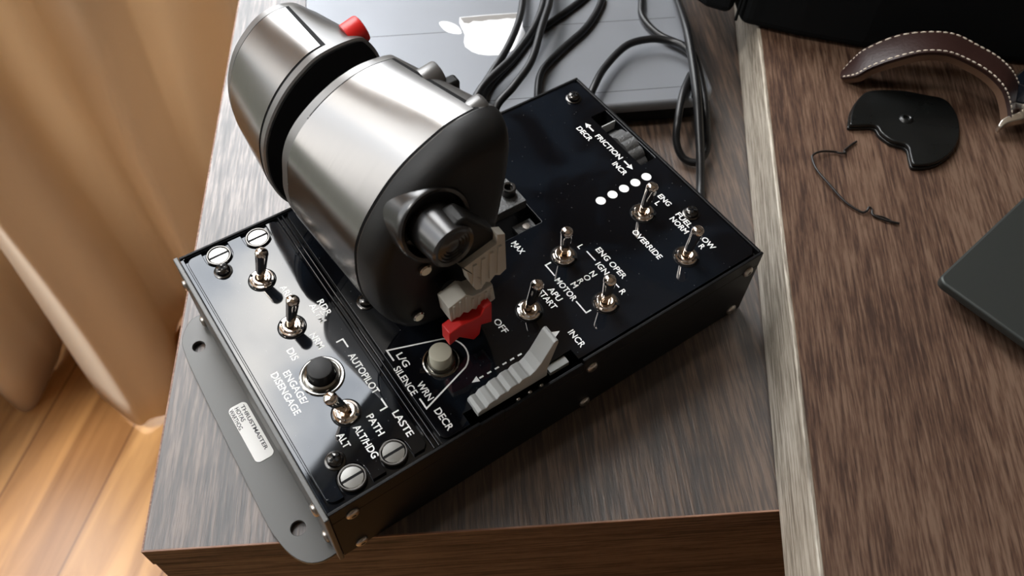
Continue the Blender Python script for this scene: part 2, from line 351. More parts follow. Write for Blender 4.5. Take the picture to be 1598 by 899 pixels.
# ------------------------------------------------------------------ curtain: hem spreads over the floor, gathered higher up
hem = [(-300, 800), (-284, 790), (-269, 762), (-260, 722), (-243, 712), (-214, 727), (-178, 757), (-150, 795), (-134, 782), (-132, 735), (-143, 690), (-146, 655), (-134, 608), (-114, 580), (-92, 578), (-66, 602), (-44, 655), (-26, 712), (-4, 738), (14, 700), (30, 640), (52, 622), (80, 660), (104, 722), (130, 752), (156, 735), (178, 690), (205, 690), (228, 730), (250, 770)]
plan = cat(hem, 6)
bm = bmesh.new(); NZ = 44; rows = []
for j in range(NZ + 1):
    z = FZ + 0.006 + (2.58 - FZ - 0.006) * (j / NZ)
    g = min(max((z + 0.12) / 0.55, 0), 1); g = g * g * (3 - 2 * g)
    row = []
    for i, (x, y) in enumerate(plan):
        s = i / (len(plan) - 1)
        gx = -0.33 + 0.30 * s; gy = 0.68 + 0.13 * s + 0.018 * math.sin(s * 46) - 0.0 * s
        sw = 1 + 0.10 * math.sin(3.1 * s * 6 + z * 2.2)
        wob = 0.010 * math.sin(9 * s + 5.5 * z) + 0.006 * math.sin(52 * s + 1.5 * z)
        x0 = x * MM + wob * 0.8; y0 = y * MM + 0.008 * math.sin(67 * s - 2.2 * z)
        row.append(bm.verts.new((x0 * (1 - g) + gx * g, y0 * (1 - g) + gy * g, z + (0.010 * math.sin(s * 31) * (1 if j == 0 else 0)))))
    rows.append(row)
for a, b in zip(rows, rows[1:]):
    for k in range(len(a) - 1): bm.faces.new((a[k], a[k + 1], b[k + 1], b[k]))
for f_ in bm.faces: f_.smooth = True
o = obj('curtain', bm, M['curtain']); tag(o, 'beige floor-length curtain hanging in soft folds left of the cabinet', 'curtain')
sd = o.modifiers.new('thickness', 'SOLIDIFY'); sd.thickness = 0.0012

# ------------------------------------------------------------------ throttle controller
TC = empty('throttle_controller', (0.125, 0.08, 0)); tag(TC, 'black flight-simulator throttle unit with brushed metal grips, toggle switches and white lettering', 'game controller')
def bx(name, boxes, m_, parent=TC, b=0.0, seg=2):
    bm = bmesh.new()
    for q in boxes: boxmm(bm, *q)
    o = obj(name, bm, m_, parent)
    if b: bev(o, b * MM, seg)
    return o
# housing
bx('side_plate', [(0, 250, 0, 1.6, 0.5, 41), (0, 75, 0, 1.6, 41, 51), (133, 250, 0, 1.6, 41, 51), (75, 88, 0, 1.6, 41, 49.5), (88, 133, 0, 1.6, 41, 48.4)], M['black'], b=0.35)
bx('side_plate', [(0, 250, 158.2, 159.8, 0.5, 51)], M['black'], b=0.5)
bx('rear_plate', [(248.2, 250, 1.8, 158, 0.5, 51)], M['black'], b=0.5)
bx('front_plate', [(-2.6, -0.2, -1.2, 161, 1.0, 50.6)], M['plate'], b=0.5)
PW = [(-0.3, 2.2), (-9, 2.2), (-15.5, 5.5), (-20.0, 13), (-22.2, 24), (-22.6, 40), (-20.0, 122), (-18.8, 140), (-16.8, 149), (-11, 156), (-6.5, 158.5), (-0.3, 158.5)]
flat('mounting_flange', [cat(PW, 3), circ(-11.6, 22.3, 3.6, 24), circ(-11.0, 140, 3.3, 24)], 3.2, 2.2, M['plate'], TC, 0.3)
bx('bottom_plate', [(0, 248, 1.8, 158, 0.3, 2.2)], M['matte'])
bx('chassis', [(2, 72, 2, 157.8, 2.4, 48.2), (172, 234, 2, 157.8, 2.4, 48.2), (72, 172, 10, 78, 2.4, 48.2), (72, 172, 121, 157.8, 2.4, 48.2), (234, 247.5, 2, 80, 2.4, 48.2), (234, 247.5, 131, 157.8, 2.4, 48.2), (72, 172, 78, 121, 2.4, 20), (72, 172, 2, 10, 2.4, 30), (234, 247.5, 80, 131, 2.4, 8)], M['matte'])
PZ = 50.2
# left glossy sub-panel with notches for the quarter-turn fasteners
def notch_far(cx): return [(cx + 6.9, 156.6), (cx + 6.9, 150.5)] + circ(cx, 150.5, 6.9, 14, 0, -180) + [(cx - 6.9, 156.6)]
def notch_near(cx): return [(cx - 6.9, 4.4)] + circ(cx, 10.0, 6.9, 14, 180, 0) + [(cx + 6.9, 4.4)]
lp = [(50.6, 6.4), (50.6, 154)] + circ(48, 154, 2.6, 6, 0, 90) + notch_far(38.3) + notch_far(17.3) + circ(6, 153, 3.6, 6, 90, 180) + circ(6.4, 8.4, 4, 6, 180, 270) + notch_near(16.3) + notch_near(36.5) + [(48.6, 4.4)]
flat('side_panel', [lp], PZ, 1.6, M['gloss'], TC, 0.25)
bx('panel_bed', [(1.8, 56.6, 1.8, 158, 47.8, 48.5)], M['gloss'])
bx('panel_divider', [(52.2, 53.1, 2.2, 157.8, 48.5, 50.0), (54.6, 55.5, 2.2, 157.8, 48.5, 50.0)], M['gloss'], b=0.2)
rp = rrect(57.2, 248.0, 3.0, 157.6, 3.0)
slot_t = rrect(74, 166.5, 80, 119, 0.8, 3); slot_s = rrect(71.5, 132, 2.999, 9.2, 0.4, 3); slot_f = rrect(236.6, 247.2, 83, 128.4, 0.5, 3)
rp2 = [(248.0, 6.0), (248.0, 154.6)] + circ(245, 154.6, 3, 6, 0, 90) + circ(60.2, 154.6, 3, 6, 90, 180) + circ(61.2, 7, 4, 6, 180, 270) + [(71.5, 3.0), (71.5, 9.2), (132, 9.2), (132, 3.0), (245, 3.0)]
flat('main_panel', [rp2, slot_t, slot_f], PZ, 1.6, M['gloss'], TC, 0.2)

bx('panel_trim', [(-0.1, 1.7, 1.8, 158, 47.8, 50.1), (1.7, 248, 157.6, 158.1, 47.8, 50.3)], M['gloss'], b=0.25)
# screws in the plates
def recess_screw(c, axis, r=3.2, m_=M['rivet'], name='button_screw', parent=TC):
    bm = bmesh.new(); lathemm(bm, [(r, 0), (r, 0.5), (r * 0.93, 1.0), (r * 0.75, 1.5), (r * 0.5, 1.75), (r * 0.34, 1.75), (r * 0.34, 0.9), (0.05, 0.9)], c, axis, 24)
    o = obj(name, bm, m_, parent); smooth(o, 45); return o
for x in (9.6, 138.6, 241.8):
    for z in (41.0, 5.6): recess_screw((x, 0, z), (0, -1, 0))
for y in (10, 150):
    for z in (41.0, 7.5): recess_screw((-2.6, y, z), (-1, 0, 0))

def phillips(x, y, r=3.7):
    bm = bmesh.new(); lathemm(bm, [(4.6, 0), (4.6, 0.35), (4.2, 0.6), (2, 0.6)], (x, y, PZ), n=32); w_ = obj('washer', bm, M['blackmetal']); smooth(w_)
    bm = bmesh.new(); lathemm(bm, [(r * .96, 0.6), (r, 1.4), (r * .93, 2.4), (r * .75, 3.1), (r * .45, 3.5), (0.1, 3.6)], (x, y, PZ), n=32); 
    o = obj('cross_head_screw', bm, M['blackmetal'], TC); smooth(o)
    w_.parent = o; 
    a = random.uniform(0, 1.5); bm = bmesh.new()
    for k in (0, 1):
        mt = Matrix.Translation(Vector((x, y, PZ + 3.2)) * MM) @ Matrix.Rotation(a + k * PI / 2, 4, 'Z')
        add_box(bm, -2.3 * MM, 2.3 * MM, -0.5 * MM, 0.5 * MM, -0.4 * MM, 0.62 * MM, mt)
    c_ = obj('cross_recess', bm, M['matte']); c_.parent = o
for x, y in ((15.2, 140.4), (14.0, 20.7), (65, 85.7), (237.5, 146.4), (236.4, 41)): phillips(x, y)
def dzus(x, y):
    bm = bmesh.new(); lathemm(bm, [(6.3, -1.6), (6.3, 0.5), (5.9, 0.9), (5.5, 0.9), (5.2, 0.3), (5.2, -0.6)], (x, y, PZ), n=40, cap1=False)
    o = obj('quarter_turn_fastener', bm, M['blackmetal'], TC); smooth(o)
    bm = bmesh.new(); lathemm(bm, [(5.15, -1.0), (5.15, 0.2), (4.8, 0.55), (0.05, 0.6)], (x, y, PZ), n=40); h = obj('fastener_head', bm, M['bushing']); smooth(h); h.parent = o
    bm = bmesh.new(); boxmm(bm, x - 0.55, x + 0.55, y - 5.1, y + 5.1, PZ + 0.3, PZ + 0.75); s = obj('driver_slot', bm, M['matte']); s.parent = o
    me = s.data; me.transform(Matrix.Translation(Vector((x, y, 0)) * -MM)); me.transform(Matrix.Rotation(math.radians(-90), 4, 'Z')); me.transform(Matrix.Translation(Vector((x, y, 0)) * MM))
for x, y in ((38.3, 150.5), (17.3, 150.5), (16.3, 10.0), (36.5, 10.2)): dzus(x, y)

# toggle switches
def toggle(x, y, dx, gold=False):
    Z = PZ
    bm = bmesh.new(); lathemm(bm, [(6.9, -0.2), (6.9, 0.25), (6.3, 0.25), (6.2, -0.2)], (x, y, Z), n=48, cap1=False)
    root = obj('toggle_switch', bm, M['matte'], TC); smooth(root)
    def sub(name, bm_, m_, a=40):
        q = obj(name, bm_, m_); smooth(q, a); q.parent = root; return q
    bm = bmesh.new(); lathemm(bm, [(6.1, 0), (6.1, 0.9), (5.7, 1.4), (4.9, 1.5), (4.4, 2.3), (3.4, 2.5), (2.9, 2.3), (2.9, 0.4), (0.1, 0.4)], (x, y, Z), n=48)
    n_ = sub('mounting_nut', bm, M['chrome'])
    bm = bmesh.new()
    for k in range(2):
        a = math.radians(-50 + 180 * k); mt = Matrix.Translation(Vector((x + 5.6 * math.cos(a), y + 5.6 * math.sin(a), Z + 0.8)) * MM) @ Matrix.Rotation(a, 4, 'Z')
        add_box(bm, -0.7 * MM, 0.7 * MM, -0.7 * MM, 0.7 * MM, -0.75 * MM, 0.75 * MM, mt)
    sub('nut_notch', bm, M['matte'])
    ax = Vector((dx, 0, 20)).normalized(); base = Vector((x + (0.7 if dx < 0 else -0.7 if dx > 0 else 0), y, Z + 1.0))
    bm = bmesh.new(); lathemm(bm, [(2.0, 0), (1.95, 4.5), (2.05, 5)], base, ax, 28); sub('lever_neck', bm, M['bronze'])
    Lh = 20.5
    bm = bmesh.new(); lathemm(bm, [(2.0, 4.6), (2.4, 6), (3.05, Lh - 3.4), (3.2, Lh - 2.4), (3.0, Lh - 1.2), (2.3, Lh - 0.35), (1.2, Lh + 0.05), (0.1, Lh + 0.12)], base, ax, 32)
    sub('lever', bm, M['chrome'], 60)
for x, y, dx in ((28.9, 125.2, 5.2), (28.9, 92.4, 5.3), (28.7, 38.3, -6.3), (128.2, 38, 4.9), (162.4, 55.5, 0), (162.4, 21.0, 0.2), (214.8, 55.4, 3.5), (214.8, 20.8, 3.9)): toggle(x, y, dx)

# push buttons
def button(name, x, y, ro, rb, h, m_):
    bm = bmesh.new(); lathemm(bm, [(ro, 0), (ro, 0.4), (ro - 0.6, 0.8), (ro - 1.6, 0.8), (ro - 2.4, 0.5), (ro - 2.6, 1.8), (rb + 0.9, 2.1), (rb + 0.4, 1.8), (rb + 0.35, 0.2)], (x, y, PZ), n=48, cap1=False)
    o = obj(name, bm, M['bushing'], TC); smooth(o, 30)
    bm = bmesh.new(); lathemm(bm, [(rb + 0.3, 0.1), (rb, 2.6), (rb, h - 0.6), (rb - 0.25, h - 0.15), (rb - 0.8, h), (0.1, h + 0.05)], (x, y, PZ), n=48)
    b = obj('button_cap', bm, m_); smooth(b, 40); b.parent = o
button('push_button', 28.4, 60.8, 10.4, 5.9, 8.0, M['plastic'])
button('push_button', 77.6, 37.4, 8.6, 5.3, 9.0, M['cream'])

# lettering
def text(s, xm, y0, y1, h=3.4, parent=TC, z=PZ, m_=None, rot=-90, bold=0.00010, name='panel_lettering', fit=True, mtx=None):
    cu = bpy.data.curves.new('tmp', 'FONT'); cu.body = s; cu.size = 1; cu.align_x = 'CENTER'; cu.offset = 0.0; cu.extrude = 0.0; cu.resolution_u = 3
    t = bpy.data.objects.new('tmp', cu); COL.objects.link(t); dg = bpy.context.evaluated_depsgraph_get()
    me0 = bpy.data.meshes.new_from_object(t.evaluated_get(dg))
    xs = [v.co.x for v in me0.vertices]; ys = [v.co.y for v in me0.vertices]
    W = max(xs) - min(xs); CH = 0.729 if s not in ('-',) else 0.729
    sy = h * MM / CH; sx = (abs(y1 - y0) * MM / W) if (fit and len(s) > 1) else sy * 0.95
    bpy.data.meshes.remove(me0)
    cu.offset = 0.017; cu.extrude = 0.010; cu.resolution_u = 5
    dg = bpy.context.evaluated_depsgraph_get(); me = bpy.data.meshes.new_from_object(t.evaluated_get(dg))
    bpy.data.objects.remove(t, do_unlink=True); bpy.data.curves.remove(cu)
    cx = (max(xs) + min(xs)) / 2
    T_ = Matrix.Rotation(math.radians(rot), 4, 'Z') @ Matrix.Diagonal((sx, sy, 0.004, 1)) @ Matrix.Translation((-cx, -CH / 2, 0))
    if mtx is None: T_ = Matrix.Translation(Vector((xm, (y0 + y1) / 2, z + 0.03)) * MM) @ T_
    else: T_ = mtx @ T_
    me.transform(T_)
    return obj(name, me, m_ or M['ink'], parent)
LET = [("ARM",35.6,116.4,107.0),("RDR",46.9,98.9,89.0),("ALTM",42.7,98.9,86.8),("NRM",35.3,83.8,74.4),("DIS",22.5,82.0,75.2),("ENGAGE/",15.9,72.0,52.5),("DISENGAGE",10.9,74.2,49.6),("AUTOPILOT",45.0,64.0,39.6),("LASTE",47.1,26.9,13.0),("PATH",36.7,31.7,20.5),("ALT/HDG",29.3,30.3,12.6),("ALT",21.5,31.0,23.4),
("L/G",63.6,51.8,43.9),("SILENCE",58.9,46.2,29.4),("WRN",63.6,33.4,23.2),("DECR",63.2,17.6,5.8),("OFF",112.0,42.6,34.0),("INCR",138.2,17.6,7.4),("MAX",146.2,77.0,68.6),("APU",144.8,43.2,34.6),("START",139.8,44.6,32.2),("MOTOR",151.0,45.8,30.8),("L",173.5,57.0,54.3),("IGN",174.2,42.4,34.5),("ENG OPER",180.2,49.9,27.8),("N",168.2,39.9,36.8),("O",164.2,39.8,36.4),("R",160.2,39.8,36.6),("M",156.2,39.9,36.3),("R",173.8,23.0,20.0),("OVERRIDE",203.4,48.8,27.3),("FUEL",230.6,45.2,34.4),("NORM",226.0,44.6,32.4),("ENG",231.0,60.4,51.8),("L",226.4,57.6,55.2),("FLOW",230.8,29.4,16.7),("R",226.4,22.6,19.6),("DECR",225.3,125.6,113.7),("FRICTION",230.5,114.8,93.0),("INCR",225.2,92.6,82.4)]
for s, x, y0, y1 in LET: text(s, x, y0, y1)
def stroke(pts, wd=0.75, name='panel_marking', parent=TC):
    bm = bmesh.new()
    P = [Vector((x, y)) for x, y in pts]; n = len(P); L_, R_ = [], []
    for i in range(n):
        d0 = (P[i] - P[i - 1]).normalized() if i else (P[1] - P[0]).normalized(); d1_ = (P[i + 1] - P[i]).normalized() if i < n - 1 else d0
        t_ = (d0 + d1_).normalized(); nn = Vector((-t_.y, t_.x)); k = wd / 2 / max(nn.dot(Vector((-d0.y, d0.x))), 0.4)
        for lst, s in ((L_, 1), (R_, -1)):
            q = P[i] + nn * k * s; lst.append((q.x, q.y))
    prism(bm, L_ + R_[::-1], PZ - 0.02, PZ + 0.05, 'xy') if n == 2 else None
    if n > 2:
        a = [bm.verts.new(Vector((x, y, PZ + 0.05)) * MM) for x, y in L_]; b = [bm.verts.new(Vector((x, y, PZ + 0.05)) * MM) for x, y in R_]
        for i in range(n - 1): bm.faces.new((a[i], b[i], b[i + 1], a[i + 1]))
        bmesh.ops.recalc_face_normals(bm, faces=bm.faces[:])
        r = bmesh.ops.extrude_face_region(bm, geom=bm.faces[:])
        for v in r['geom']:
            if isinstance(v, bmesh.types.BMVert): v.co.z -= 0.07 * MM
        bmesh.ops.recalc_face_normals(bm, faces=bm.faces[:])
    return obj(name, bm, M['ink'], parent)
def poly(pts, name='panel_marking'):
    bm = bmesh.new(); prism(bm, pts, PZ - 0.02, PZ + 0.05, 'xy'); return obj(name, bm, M['ink'], TC)
stroke([(42.2, 73.3), (45.6, 73.3), (45.6, 68.0)]); stroke([(45.1, 36.0), (45.1, 30.9), (41.6, 30.9)])
stroke([(59.6, 49.8), (59.6, 56.4), (85.0, 47.4)] + circ(80.6, 37.8, 10.4, 12, 62, -62) + [(59.4, 20.4), (59.4, 26.4)])
stroke([(154.6, 55.9), (151.2, 55.9), (151.2, 48.1)]); stroke([(150.8, 29.8), (150.8, 21.7), (153.8, 21.7)])
stroke([(174.2, 51.6), (174.2, 44.4)], 0.7); stroke([(173.8, 30.0), (173.8, 24.6)], 0.7)
for k in range(6): stroke([(87.6 + k * 4.3, 20.2), (89.8 + k * 4.3, 20.2)], 0.8)
poly([(83.4, 20.2), (87.0, 18.7), (87.0, 21.9)]); poly([(133.8, 20.4), (129.8, 18.6), (129.8, 22.2)])
for (y0, y1, s) in ((126.2, 118.4, 1), (83.0, 90.6, -1)):
    stroke([(230.7, y1), (230.7, y0 - 2.6 * s)], 0.9); poly([(230.7, y0), (228.9, y0 - 3.4 * s), (232.5, y0 - 3.4 * s)])
for x in (201.5, 209.6, 217.6, 225.6, 233.5): poly(circ(x, 74.6, 2.75, 28), 'indicator_lamp')
poly(circ(143.8, 75.4, 0.45, 10))

# friction wheel
bm = bmesh.new(); prof = []
for k in range(120):
    a = 2 * PI * k / 120; prof.append((102 + (24.4 + 0.9 * abs(math.sin(a * 9))) * math.cos(a), 28.0 + (24.4 + 0.9 * abs(math.sin(a * 9))) * math.sin(a)))
prof = [(102 + 17.2 * math.cos(2 * PI * k / 160) * (1 + 0.05 * abs(math.sin(PI * k * 16 / 160))), 33.4 + 17.6 * math.sin(2 * PI * k / 160) * (1 + 0.05 * abs(math.sin(PI * k * 16 / 160)))) for k in range(160)]
prism(bm, prof, 237.2, 246.4, 'yz'); o = obj('friction_wheel', bm, M['cast'], TC); smooth(o, 30)
bx('friction_stop', [(237.0, 246.8, 118.3, 118.9, 44, 50.3)], M['grey'])

# friction / range slider
sp = [(76.6, 49), (76.8, 52.2), (78.4, 53.4), (80.2, 53.0), (81.0, 52.6), (82.6, 55.0), (85.4, 55.4), (86.6, 54.8), (88.2, 56.8), (91.2, 57.0), (92.6, 56.2), (94.2, 58.2), (97.4, 58.2), (98.6, 57.4), (100.2, 59.3), (103.4, 59.2), (104.6, 58.6), (107.2, 60.2), (110.2, 64.0), (114.4, 72.4), (116.4, 76.4), (117.6, 77.2), (118.8, 76.4), (119.0, 74.6), (117.0, 66.0), (115.2, 58.6), (114.6, 55), (115.0, 49)]
bm = bmesh.new(); prism(bm, sp, 4.6, 13.8); o = obj('range_slider', bm, M['grey'], TC); bev(o, 0.35 * MM, 2, 25)
bx('slider_rail', [(117, 128, 4.8, 9.0, 46, 48.8)], M['grey'], b=0.3)
for x in (97, 103.5, 110): 
    bm = bmesh.new(); lathemm(bm, [(1.3, 0), (1.3, 0.6), (0.9, 1.1), (0.05, 1.2)], (x, 2.6, 47.6), (0, -1, 0), 16); smooth(obj('slider_detent', bm, M['rivet'], TC))

# throttle slot bracket
flat('slot_bracket', [[(165.6, 112), (165.6, 93.4), (140.0, 93.4), (138.8, 97.6), (152, 116)]], 55.0, 6, M['cast'], TC, 0.3)
bm = bmesh.new(); lathemm(bm, [(3.9, 0), (3.9, 4.6), (3.5, 5.1), (2.5, 5.1), (2.1, 4.8), (2.1, 2.0), (0.05, 2.0)], (160.4, 102.6, 55), n=28); smooth(obj('socket_screw', bm, M['blackmetal'], TC))
bx('slot_tab', [(154, 165.5, 81.5, 89.5, 40, 44.5)], M['cast'], b=0.3)
bm = bmesh.new(); lathemm(bm, [(2.2, 0), (2.0, 0.6), (0.05, 0.7)], (160.5, 85.5, 44.5), n=20); smooth(obj('slot_rivet', bm, M['rivet'], TC))

# ------------------------------------------------------------------ grips
def loft(bm, secs, cap0=True, cap1=True):
    rings = [[bm.verts.new(Vector((x, y, z)) * MM) for x, z in pr] for y, pr in secs]; n = len(rings[0]); fs = []
    for A, B in zip(rings, rings[1:]):
        for k in range(n): fs.append(bm.faces.new((A[k], A[(k + 1) % n], B[(k + 1) % n], B[k])))
    if cap0: fs.append(bm.faces.new(rings[0]))
    if cap1: fs.append(bm.faces.new(list(reversed(rings[-1]))))
    bmesh.ops.recalc_face_normals(bm, faces=fs)
def lerp(a, b, t): return [(p[0] + (q[0] - p[0]) * t, p[1] + (q[1] - p[1]) * t) for p, q in zip(a, b)]
def shrink(pr, d):
    n = len(pr); out = []
    area = sum(pr[i][0] * pr[(i + 1) % n][1] - pr[(i + 1) % n][0] * pr[i][1] for i in range(n)); sgn = 1 if area > 0 else -1
    for i in range(n):
        a = Vector(pr[i - 1]); b = Vector(pr[(i + 1) % n]); t_ = (b - a).normalized(); nn = Vector((-t_.y, t_.x)) * sgn
        out.append((pr[i][0] + nn.x * d, pr[i][1] + nn.y * d))
    return out
def toward(pr, d):
    cx = sum(p[0] for p in pr) / len(pr); cz = sum(p[1] for p in pr) / len(pr); k = 1 - d / 48
    return [(cx + (x - cx) * k, cz + (z - cz) * k) for x, z in pr]
# control sections (x, z); index 0 = top far corner, then over the near side and down
R_in = [(110.5, 156), (106, 160), (94, 161), (83.6, 159), (74.8, 155.2), (67.4, 150.6), (60.9, 145.2), (56.0, 139), (52.6, 131.4), (50.6, 121.6), (49.2, 112), (50, 100), (53.5, 88), (59, 77), (67, 67), (78, 60.5), (92, 58), (104, 63), (112, 78), (117, 100), (119, 124), (117, 146)]
R_out = [(125.5, 161), (118, 164.6), (106, 163.8), (97, 160.4), (86, 154.6), (77, 147.6), (69.4, 139), (63, 129.6), (58.6, 119), (57, 108), (56.6, 97), (57.6, 86), (60.4, 76), (65, 66.6), (71.6, 58.6), (81, 54.0), (94, 53), (106, 58), (113, 74), (119.5, 98), (124, 124), (126.5, 147)]
L_in = [(111, 145.5), (106.5, 149), (97, 149.6), (86, 147.8), (77.5, 143.2), (70, 137.4), (63.4, 130.2), (57.5, 121.4), (53.4, 112), (51.6, 103), (51.0, 93), (52.4, 82), (56, 72), (62, 64), (70, 57.6), (80, 54), (92, 54), (104, 60), (112, 73), (116.6, 92), (118, 113), (116, 134)]
L_out = [(109, 131), (103, 137.4), (96, 143.5), (87, 145.2), (78, 143), (70.6, 137.8), (63.6, 130.4), (58.6, 121), (55.6, 111), (54.4, 100), (55, 89), (57.4, 78), (62, 69), (68, 62), (76, 57.4), (84, 56), (93, 57.6), (101, 64), (107, 76), (110.4, 92), (112, 108), (112, 121)]
def dense(p): return cat(p, 5, True)
RI, RO, LI, LO = map(dense, (R_in, R_out, L_in, L_out))
def grip(name, y_in, y_out, PI_, PO_, cap_round, ks, far_round=None):
    """body between y_out (thumb side, smaller y) and y_in; a brushed plate covers part of the curved face"""
    secs = []
    if cap_round:
        cs = []
        for dy, d in ((-13.0, 13), (-12.8, 9), (-12.0, 5.6), (-10.4, 3.4), (-7.5, 1.6), (-4.5, 0.6), (-1.5, 0.0), (1.0, 0.0)): cs.append((y_out + dy, toward(PO_, d)))
        bm = bmesh.new(); loft(bm, cs); cap_bm = bm
        secs.append((y_out + 0.2, shrink(PO_, 0.5)))
    else: secs.append((y_out, shrink(PO_, 0.8)))
    for k in range(9):
        t = k / 8; secs.append((y_out + 0.8 + (y_in - y_out - 1.6) * t, lerp(PO_, PI_, t)))
    secs.append((y_in, shrink(PI_, 0.8)))
    bm = bmesh.new(); loft(bm, secs); body = obj(name, bm, M['rim'], TC); smooth(body, 40)
    if cap_round: c_ = obj('end_cap', cap_bm, M['plastic']); smooth(c_, 40); c_.parent = body
    else:
        bm = bmesh.new(); loft(bm, [(y_out - 0.5, shrink(PO_, 1.6)), (y_out + 0.6, shrink(PO_, 1.6))]); c_ = obj('end_cap', bm, M['matte']); c_.parent = body
    def strip(nm, m_, ya, yb, k0, k1, off, th):
        bm = bmesh.new(); cols = []
        nY = 8
        for j in range(nY + 1):
            y = ya + (yb - ya) * j / nY; t = (y - y_out) / (y_in - y_out); pr = lerp(PO_, PI_, t)
            a = shrink(pr, -off); b_ = shrink(pr, -off + th)
            cols.append([bm.verts.new(Vector((a[k][0], y, a[k][1])) * MM) for k in range(k0, k1 + 1)] + [bm.verts.new(Vector((b_[k][0], y, b_[k][1])) * MM) for k in range(k1, k0 - 1, -1)])
        n = len(cols[0])
        for A, B in zip(cols, cols[1:]):
            for k in range(n): bm.faces.new((A[k], A[(k + 1) % n], B[(k + 1) % n], B[k]))
        for A in (cols[0], cols[-1]):
            h = n // 2
            for k in range(h - 1): bm.faces.new((A[k], A[k + 1], A[n - 2 - k], A[n - 1 - k]))
        bmesh.ops.recalc_face_normals(bm, faces=bm.faces[:])
        o = obj(nm, bm, m_); smooth(o, 40); o.parent = body; return o
    lo_, hi_ = min(y_out, y_in), max(y_out, y_in)
    a_, b_ = ks
    strip('plate_gap', M['matte'], lo_ + (1.2 if cap_round else 4.4), hi_ - 4.4, a_, b_, 0.12, 0.5)
    strip('brushed_plate', M['brushed'], lo_ + (2.0 if cap_round else 5.2), hi_ - 5.2, a_ + 1, b_ - 1, 0.45, 0.9)
    return body
RG = grip('throttle_grip', 118, 65, RI, RO, True, (5, 72))
LG = grip('throttle_grip', 192, 145.5, LO, LI, False, (12, 72))
def sub(parent, name, bm, m_, ang=40, b=0):
    o = obj(name, bm, m_); smooth(o, ang); o.parent = parent
    if b: bev(o, b * MM, 2, 25)
    return o
# throttle arms down into the slot
bm = bmesh.new(); boxmm(bm, 82, 112, 82.5, 92, 24, 66); sub(RG, 'throttle_arm', bm, M['matte'])
bm = bmesh.new(); boxmm(bm, 82, 112, 108, 117, 24, 54); boxmm(bm, 84, 108, 108, 150, 52, 60); sub(LG, 'throttle_arm', bm, M['matte'])
# thumb controls on the right grip's end
bm = bmesh.new(); ax = (0.08, -1, 0.5)
ax = (0.05, -1, 0.30)
lathemm(bm, [(17.0, -5), (16.8, 0), (16.6, 6), (16.6, 9.4), (15.8, 10.4), (14.4, 10.2), (13.6, 8.5), (12.6, 3), (0.1, 3)], (84.5, 57, 131.5), ax, 48); sub(RG, 'thumb_stick_collar', bm, M['sheen'])
bm = bmesh.new(); lathemm(bm, [(10.6, 0), (10.4, 7), (9.8, 16.4), (9.0, 17.4), (7.6, 17.0), (7.4, 16.6), (6.4, 17.0), (6.2, 16.4), (5.0, 16.8), (4.8, 16.1), (3.6, 16.5), (3.4, 15.9), (2.2, 16.2), (0.1, 16.1)], (84.2, 51.5, 133), (0.06, -1, 0.05), 48); sub(RG, 'slew_control', bm, M['sheen'], 30)
bm = bmesh.new(); prism(bm, [(88, 144), (92.6, 144.4), (107.0, 126.0), (106.6, 121.4), (90, 116.6), (84.5, 122), (84.5, 140)], 37, 47); sub(RG, 'hat_switch_body', bm, M['plastic'], 30, 1.2)
def ribbed(outline, y0, y1, name, m_, ribs, rib_h=0.9):
    bm = bmesh.new(); prism(bm, outline, y0, y1)
    for (x, z0, z1, wd) in ribs:
        prism(bm, [(x - wd / 2, z0), (x + wd / 2, z0), (x + wd / 2, z1), (x - wd / 2, z1)], y0 - rib_h, y0 + 0.4)
    return sub(RG, name, bm, m_, 25, 0.35)
ribbed([(86.1, 123.4), (88.6, 118.4), (104.9, 123.2), (105.0, 129.0), (108.7, 127.0), (110.2, 102.4), (107.0, 100.4), (104.4, 102.2), (101.8, 99.2), (99.6, 101), (97.6, 97.6), (95.0, 98.6), (91.9, 106.1), (90.4, 115.0)], 34, 38.5, 'hat_switch_paddle', M['greige'], [(94, 103, 117.5, 1.8), (98, 101.5, 118.8, 1.8), (102, 103, 120, 1.8), (106, 103.5, 121.5, 1.8)])
ribbed([(82.8, 90.6), (91.9, 93.9), (95.2, 90.2), (99.8, 89.4), (105.5, 91.0), (107.2, 78.6), (105, 77.8), (103.4, 79.6), (101.4, 77.6), (99.2, 79.6), (97.2, 78.0), (94.8, 80.4), (92.6, 79.0), (90.4, 81.4), (88.2, 79.2), (86.2, 80.6), (83.9, 79.0)], 37, 46.5, 'boat_switch', M['greige'], [(85.4, 81, 90.6, 1.3), (88.6, 82, 91.6, 1.3), (91.8, 82, 92.4, 1.3), (95.0, 82.2, 89, 1.3), (98.4, 81.6, 88.4, 1.3), (101.8, 80.8, 88.6, 1.3), (104.6, 80.6, 89.2, 1.0)], 0.6)
bm = bmesh.new(); prism(bm, [(80.2, 77.6), (87.2, 79.3), (91.5, 78.4), (96.6, 78.0), (98.6, 82.4), (102.6, 83.8), (102.9, 68.2), (97.2, 70.6), (96.4, 63.6), (93.1, 61.4), (85.4, 70.4), (80.2, 67.8)], 33, 39.5); sub(RG, 'boat_switch_foot', bm, M['red'], 25, 0.5)['label'] = 'red switch below the grey boat switch'
bm = bmesh.new(); lathemm(bm, [(4.2, 0), (4.2, 14)], (89, 60, 92), (0, -1, 0), 24); lathemm(bm, [(4.0, 0), (4.0, 12)], (91, 58, 76), (0, -1, 0), 24); sub(RG, 'switch_shaft', bm, M['matte'])
bm = bmesh.new(); lathemm(bm, [(3.0, 0), (3.0, 1.2), (2.4, 1.8), (0.1, 1.8)], (80.5, 51.6, 104.5), (0, -1, 0), 20); sub(RG, 'end_cap_screw', bm, M['bronze'])
